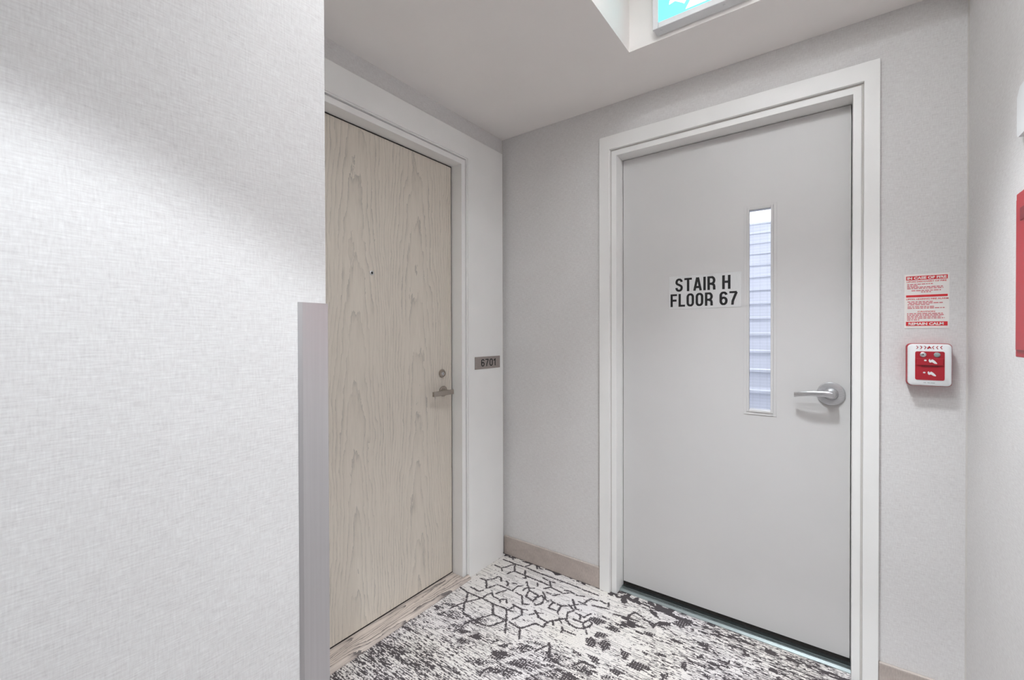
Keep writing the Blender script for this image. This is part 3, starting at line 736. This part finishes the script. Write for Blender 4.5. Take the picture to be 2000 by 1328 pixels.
line('UPON HEARING FIRE ALARM', 0.04, 0.98, 0.448, 0.475, fn, M_REDINK, nx0, nw, nz1, nh, ny, 0.02)
line('CAUTION', 0.30, 0.69, 0.680, 0.706, fn, M_REDINK, nx0, nw, nz1, nh, ny, 0.02)
bm = bmesh.new(); rr = random.Random(3)
for a0, a1, b in ((.06, .64, .185), (.06, .30, .213), (.06, .86, .238), (.06, .87, .263), (.16, .82, .303), (.38, .60, .330),
                  (.07, .64, .508), (.10, .86, .535), (.07, .58, .562), (.07, .67, .600), (.07, .90, .627),
                  (.06, .88, .727), (.06, .90, .755), (.06, .84, .783), (.06, .90, .811), (.06, .34, .843)):
    a = a0
    while a < a1:
        wl = min(rr.uniform(0.03, 0.11), a1 - a); box(bm, nx0 + a * nw, nx0 + (a + wl) * nw, ny - 0.0002, ny, nz1 - (b + 0.010) * nh, nz1 - (b - 0.006) * nh); a += wl + 0.018
tag(obj('fine_print', bm, M_PINKINK, fn), 'rows of fine red print', None, 'stuff')

# fire alarm pull station
ps = empty('pull_station', (1.772, 0, 1.072), 'red and white fire alarm pull station below the fire notice', 'fire alarm')
px0, px1, pz0, pz1 = 1.7185, 1.8268, 1.0755, 1.2140
obj('base', prism(bmesh.new(), rrect(px0, px1, pz0, pz1, 0.012), lambda u, v: Vector((u, -0.0005, v)), (0, -0.030, 0)), M_RED, ps)
bm = bmesh.new(); R0 = rrect(px0 + 0.0015, px1 - 0.0015, pz0 + 0.0015, pz1 - 0.0015, 0.013); ins = lambda d, y, r: [Vector((u, y, v)) for u, v in rrect(px0 + d, px1 - d, pz0 + d, pz1 - d, r)]
sweep(bm, [ins(0.0015, -0.0305, 0.012), ins(0.0015, -0.036, 0.012), ins(0.003, -0.0395, 0.011), ins(0.006, -0.041, 0.009)])
obj('cover', bm, M_WPLAST, ps, True)
qx0, qx1, qz0, qz1 = px0 + 0.0195, px0 + 0.0895, pz0 + 0.020, pz0 + 0.113
obj('handle_panel', prism(bmesh.new(), rrect(qx0, qx1, qz0, qz1, 0.005), lambda u, v: Vector((u, -0.0405, v)), (0, -0.0016, 0)), M_RED, ps)
obj('pull_bar', bx(qx0 + 0.003, qx1 - 0.003, -0.0455, -0.042, qz0 + 0.048, qz0 + 0.071, bevel=0.0012), M_RED, ps)
obj('grip_slot', bx(qx0 + 0.014, qx1 - 0.014, -0.0440, -0.0420, qz0 + 0.0435, qz0 + 0.0475, bevel=0.0006), M_DRED, ps)
for cx_ in (qx0 + 0.019, qx0 + 0.052):
    obj('lock', lathe(bmesh.new(), (cx_, -0.042, qz1 - 0.0105), (0, -1, 0), [(0, 0), (0.0078, 0), (0.0078, 0.0018), (0.0066, 0.0026), (0, 0.0026)], 28), M_CHROME if cx_ < qx0 + 0.03 else M_GREYPL, ps, True)
obj('keyhole', lathe(bmesh.new(), (qx0 + 0.019, -0.0446, qz1 - 0.0105), (0, -1, 0), [(0, 0), (0.0018, 0), (0.0018, 0.0003), (0, 0.0003)], 12), M_BLACK, ps)
def blob(pts, y):
    return prism(bmesh.new(), pts, lambda u, v: Vector((u, y, v)), (0, -0.0004, 0))
def hand(ox, oz, y):
    """white hand mark: a dot, then a fist with bent fingers"""
    obj('hand_mark', blob([(ox + 0.0032 * math.cos(a), oz + 0.0036 + 0.0026 * math.sin(a)) for a in (2 * math.pi * k / 12 for k in range(12))], y), M_WPLAST, ps)
    obj('hand_mark', blob([(ox + .008, oz + .006), (ox + .011, oz + .0085), (ox + .0125, oz + .004), (ox + .016, oz + .0075), (ox + .019, oz + .006), (ox + .024, oz + .001), (ox + .028, oz - .005), (ox + .0275, oz - .0075), (ox + .022, oz - .0065), (ox + .016, oz - .002), (ox + .011, oz - .0035), (ox + .0085, oz + .000)], y), M_WPLAST, ps)
hand(qx0 + 0.024, qz0 + 0.0605, -0.0456); hand(qx0 + 0.022, qz0 + 0.0205, -0.0422)
cz = pz1 - 0.0125; cw = 0.0052; xc_ = (px0 + px1) / 2 - 0.001
for s_ in (-1, 1):
    for k in range(3):
        ox = xc_ + s_ * (0.0125 + k * 0.0095)
        tip = -s_ * cw
        obj('chevron', blob([(ox, cz + .0052), (ox + tip * 0.45, cz + .0052), (ox + tip * 1.15, cz), (ox + tip * 0.45, cz - .0052), (ox, cz - .0052), (ox + tip * 0.7, cz)], -0.0409), M_RED, ps)
obj('flame_mark', blob([(xc_ - .0045, cz - .005), (xc_ - .0048, cz - .001), (xc_ - .002, cz + .001), (xc_, cz + .0058), (xc_ + .0025, cz + .0015), (xc_ + .005, cz - .001), (xc_ + .0045, cz - .005), (xc_ + .002, cz - .002), (xc_ - .001, cz - .004)], -0.0409), M_RED, ps)
bm = bmesh.new()
for a, b in ((0.040, 0.046), (0.049, 0.055), (0.0565, 0.067)): box(bm, px0 + a, px0 + b, -0.0414, -0.0409, pz0 + 0.0105, pz0 + 0.0122)
obj('maker_mark', bm, M_GREYPL, ps)

# red wall cabinet at the right edge and the white strobe above it
rc = empty('fire_phone_box', (W, -0.76, 1.196), 'flat red fire equipment box on the right wall', 'fire box')
ry1, ry0, rx = -0.5340, -0.95, W - 0.020
obj('body', bx(rx, W - 0.0005, ry0, ry1, 1.1943, 1.5556, bevel=0.002), M_RED, rc)
obj('door_panel', bx(rx - 0.003, rx + 0.001, ry0 + 0.02, ry1 - 0.012, 1.210, 1.540, bevel=0.001), M_RED, rc)
obj('recess_pull', bx(rx - 0.0045, rx - 0.0025, ry1 - 0.120, ry1 - 0.042, 1.4897, 1.5173, bevel=0.0008), M_DRED, rc)
stb = empty('alarm_strobe', (W, -0.60, 1.69), 'white wall strobe with cut corners above the red box', 'strobe')
sx_ = W - 0.012
def chamf(y0, y1, z0, z1, c):
    return [(y0 + c, z0), (y1 - c * 0.4, z0), (y1, z0 + c * 0.4), (y1, z1 - c), (y1 - c, z1), (y0 + c, z1), (y0, z1 - c), (y0, z0 + c)]
obj('plate', prism(bmesh.new(), chamf(-0.74, -0.499, 1.690, 1.800, 0.018), lambda u, v: Vector((W - 0.0005, u, v)), (-0.0115, 0, 0)), M_WPLAST, stb)
bm = bmesh.new()
sweep(bm, [[Vector((W - d, u, v)) for u, v in rrect(-0.715 + i_, -0.645 - i_, 1.705 + i_, 1.785 - i_, 0.012)] for d, i_ in ((0.012, 0.0), (0.022, 0.004), (0.026, 0.012))])
obj('lens', bm, M_GREYPL, stb, True)

# ---------------------------------------------------------------- exit sign on the far face of the tray
ex = empty('exit_sign', (1.14, TRY1, 2.3665), 'white framed backlit exit sign with glowing cyan face', 'exit sign')
ex0, ex1, ez0, ez1, ey = 0.9805, 1.3000, 2.3665, 2.565, TRY1 - 0.048
bm = bmesh.new(); fwid = 0.021
obj('housing', bx(ex0 + 0.002, ex1 - 0.002, ey + 0.006, TRY1 - 0.0005, ez0, ez1 - 0.002, bevel=0.003), M_WPLAST, ex)
box(bm, ex0, ex0 + fwid, ey, ey + 0.010, ez0 - 0.0005, ez1, bevel=0.002); box(bm, ex1 - fwid, ex1, ey, ey + 0.010, ez0 - 0.0005, ez1, bevel=0.002)
box(bm, ex0 + fwid, ex1 - fwid, ey, ey + 0.010, ez0 - 0.0005, ez0 + fwid, bevel=0.002); box(bm, ex0 + fwid, ex1 - fwid, ey, ey + 0.010, ez1 - fwid, ez1, bevel=0.002)
obj('frame', bm, M_WPLAST, ex)
tag(obj('lit_face', bx(ex0 + fwid - 0.001, ex1 - fwid + 0.001, ey + 0.003, ey + 0.006, ez0 + fwid - 0.001, ez1 - fwid + 0.001), M_LED_CYAN, ex), 'glowing cyan face')
fy = ey + 0.003
def pict(pts): return prism(bmesh.new(), pts, lambda u, v: Vector((u, fy, v)), (0, -0.0006, 0))
zb = ez0 + fwid + 0.008
obj('doorway_figure', pict([(1.097, zb), (1.265, zb), (1.265, ez1 - 0.032), (1.175, ez1 - 0.032), (1.175, ez1 - 0.075), (1.150, ez1 - 0.09), (1.128, zb + 0.05), (1.106, zb + 0.014)]), M_LED_WHITE, ex)
obj('running_figure', pict([(1.040, zb + 0.04), (1.060, zb + 0.045), (1.085, zb + 0.028), (1.092, zb + 0.022), (1.098, zb + 0.030), (1.078, zb + 0.055), (1.105, zb + 0.085), (1.118, zb + 0.075), (1.124, zb + 0.082), (1.106, zb + 0.10), (1.080, zb + 0.11), (1.060, zb + 0.09), (1.066, zb + 0.084), (1.080, zb + 0.094), (1.062, zb + 0.064), (1.042, zb + 0.052)]), M_LED_WHITE, ex)
obj('running_figure', pict([(1.112 + 0.011 * math.cos(a), zb + 0.119 + 0.011 * math.sin(a)) for a in (2 * math.pi * k / 16 for k in range(16))]), M_LED_WHITE, ex)
for sx_s in (1.0085, 1.218):
    obj('screw', lathe(bmesh.new(), (sx_s, ey + 0.020, ez0), (0, 0, -1), [(0, 0), (0.0042, 0), (0.0040, 0.0015), (0.0025, 0.0025), (0.0012, 0.0018), (0, 0.0018)], 16), M_WPLAST, ex, True)

# ---------------------------------------------------------------- lamps of the corridor and an added fill panel (out of frame, in the ceiling)
def area(name, loc, sx, sy, e, c, parent):
    l = bpy.data.lights.new(name, 'AREA'); l.shape = 'RECTANGLE'; l.size = sx; l.size_y = sy; l.energy = e; l.color = c
    o = bpy.data.objects.new(name, l); COL.objects.link(o); o.parent = parent; o.location = Vector(loc) - world_loc(parent)
    return o
def panel(name, x, y, z, sx, sy, e, c, label):
    t = empty(name, (x, y, z), label, 'light')
    b = bmesh.new(); f = 0.02
    box(b, x - sx / 2 - f, x - sx / 2, y - sy / 2 - f, y + sy / 2 + f, z - 0.03, z - 0.0005); box(b, x + sx / 2, x + sx / 2 + f, y - sy / 2 - f, y + sy / 2 + f, z - 0.03, z - 0.0005)
    box(b, x - sx / 2, x + sx / 2, y - sy / 2 - f, y - sy / 2, z - 0.03, z - 0.0005); box(b, x - sx / 2, x + sx / 2, y + sy / 2, y + sy / 2 + f, z - 0.03, z - 0.0005)
    obj('frame', b, M_WPLAST, t)
    obj('diffuser', bx(x - sx / 2, x + sx / 2, y - sy / 2, y + sy / 2, z - 0.016, z - 0.010), M_DIFF, t)
    area('lamp', (x, y, z - 0.0165), sx * 0.96, sy * 0.96, e, c, t)
panel('tray_fill_panel', 1.335, -1.38, TRZ, 0.60, 0.25, P_PANEL, COOL, 'added flat rectangular fill panel at the near end of the tray')  # unseen panel added to brighten the upper part of the room
def downlight(x, y, z, e, c, deg, blend, soft, label):
    dl = empty('downlight', (x, y, z), label, 'light')
    obj('trim_ring', lathe(bmesh.new(), (x, y, z), (0, 0, -1), [(0.030, 0.0005), (0.055, 0.0005), (0.055, 0.003), (0.034, 0.005), (0.030, 0.003), (0.030, 0.0005)], 40), M_WPLAST, dl, True)
    obj('diffuser', lathe(bmesh.new(), (x, y, z), (0, 0, -1), [(0, 0.0005), (0.030, 0.0005), (0.030, 0.002), (0, 0.002)], 32), M_DIFF, dl, True)
    l = bpy.data.lights.new('lamp', 'SPOT'); l.energy = e; l.color = c; l.spot_size = math.radians(deg); l.spot_blend = blend; l.shadow_soft_size = soft
    o = bpy.data.objects.new('lamp', l); COL.objects.link(o); o.parent = dl; o.location = (0, 0, -0.03)
downlight(1.60, -2.155, H, P_SCALLOP, (0.88, 0.945, 1.0), 96, 0.17, 0.02, 'small round recessed downlight above the corridor near the corner guard')
downlight(1.32, -0.78, TRZ, P_TRAY, COOL, 82, 1.0, 0.09, 'small round recessed downlight in the raised ceiling tray')
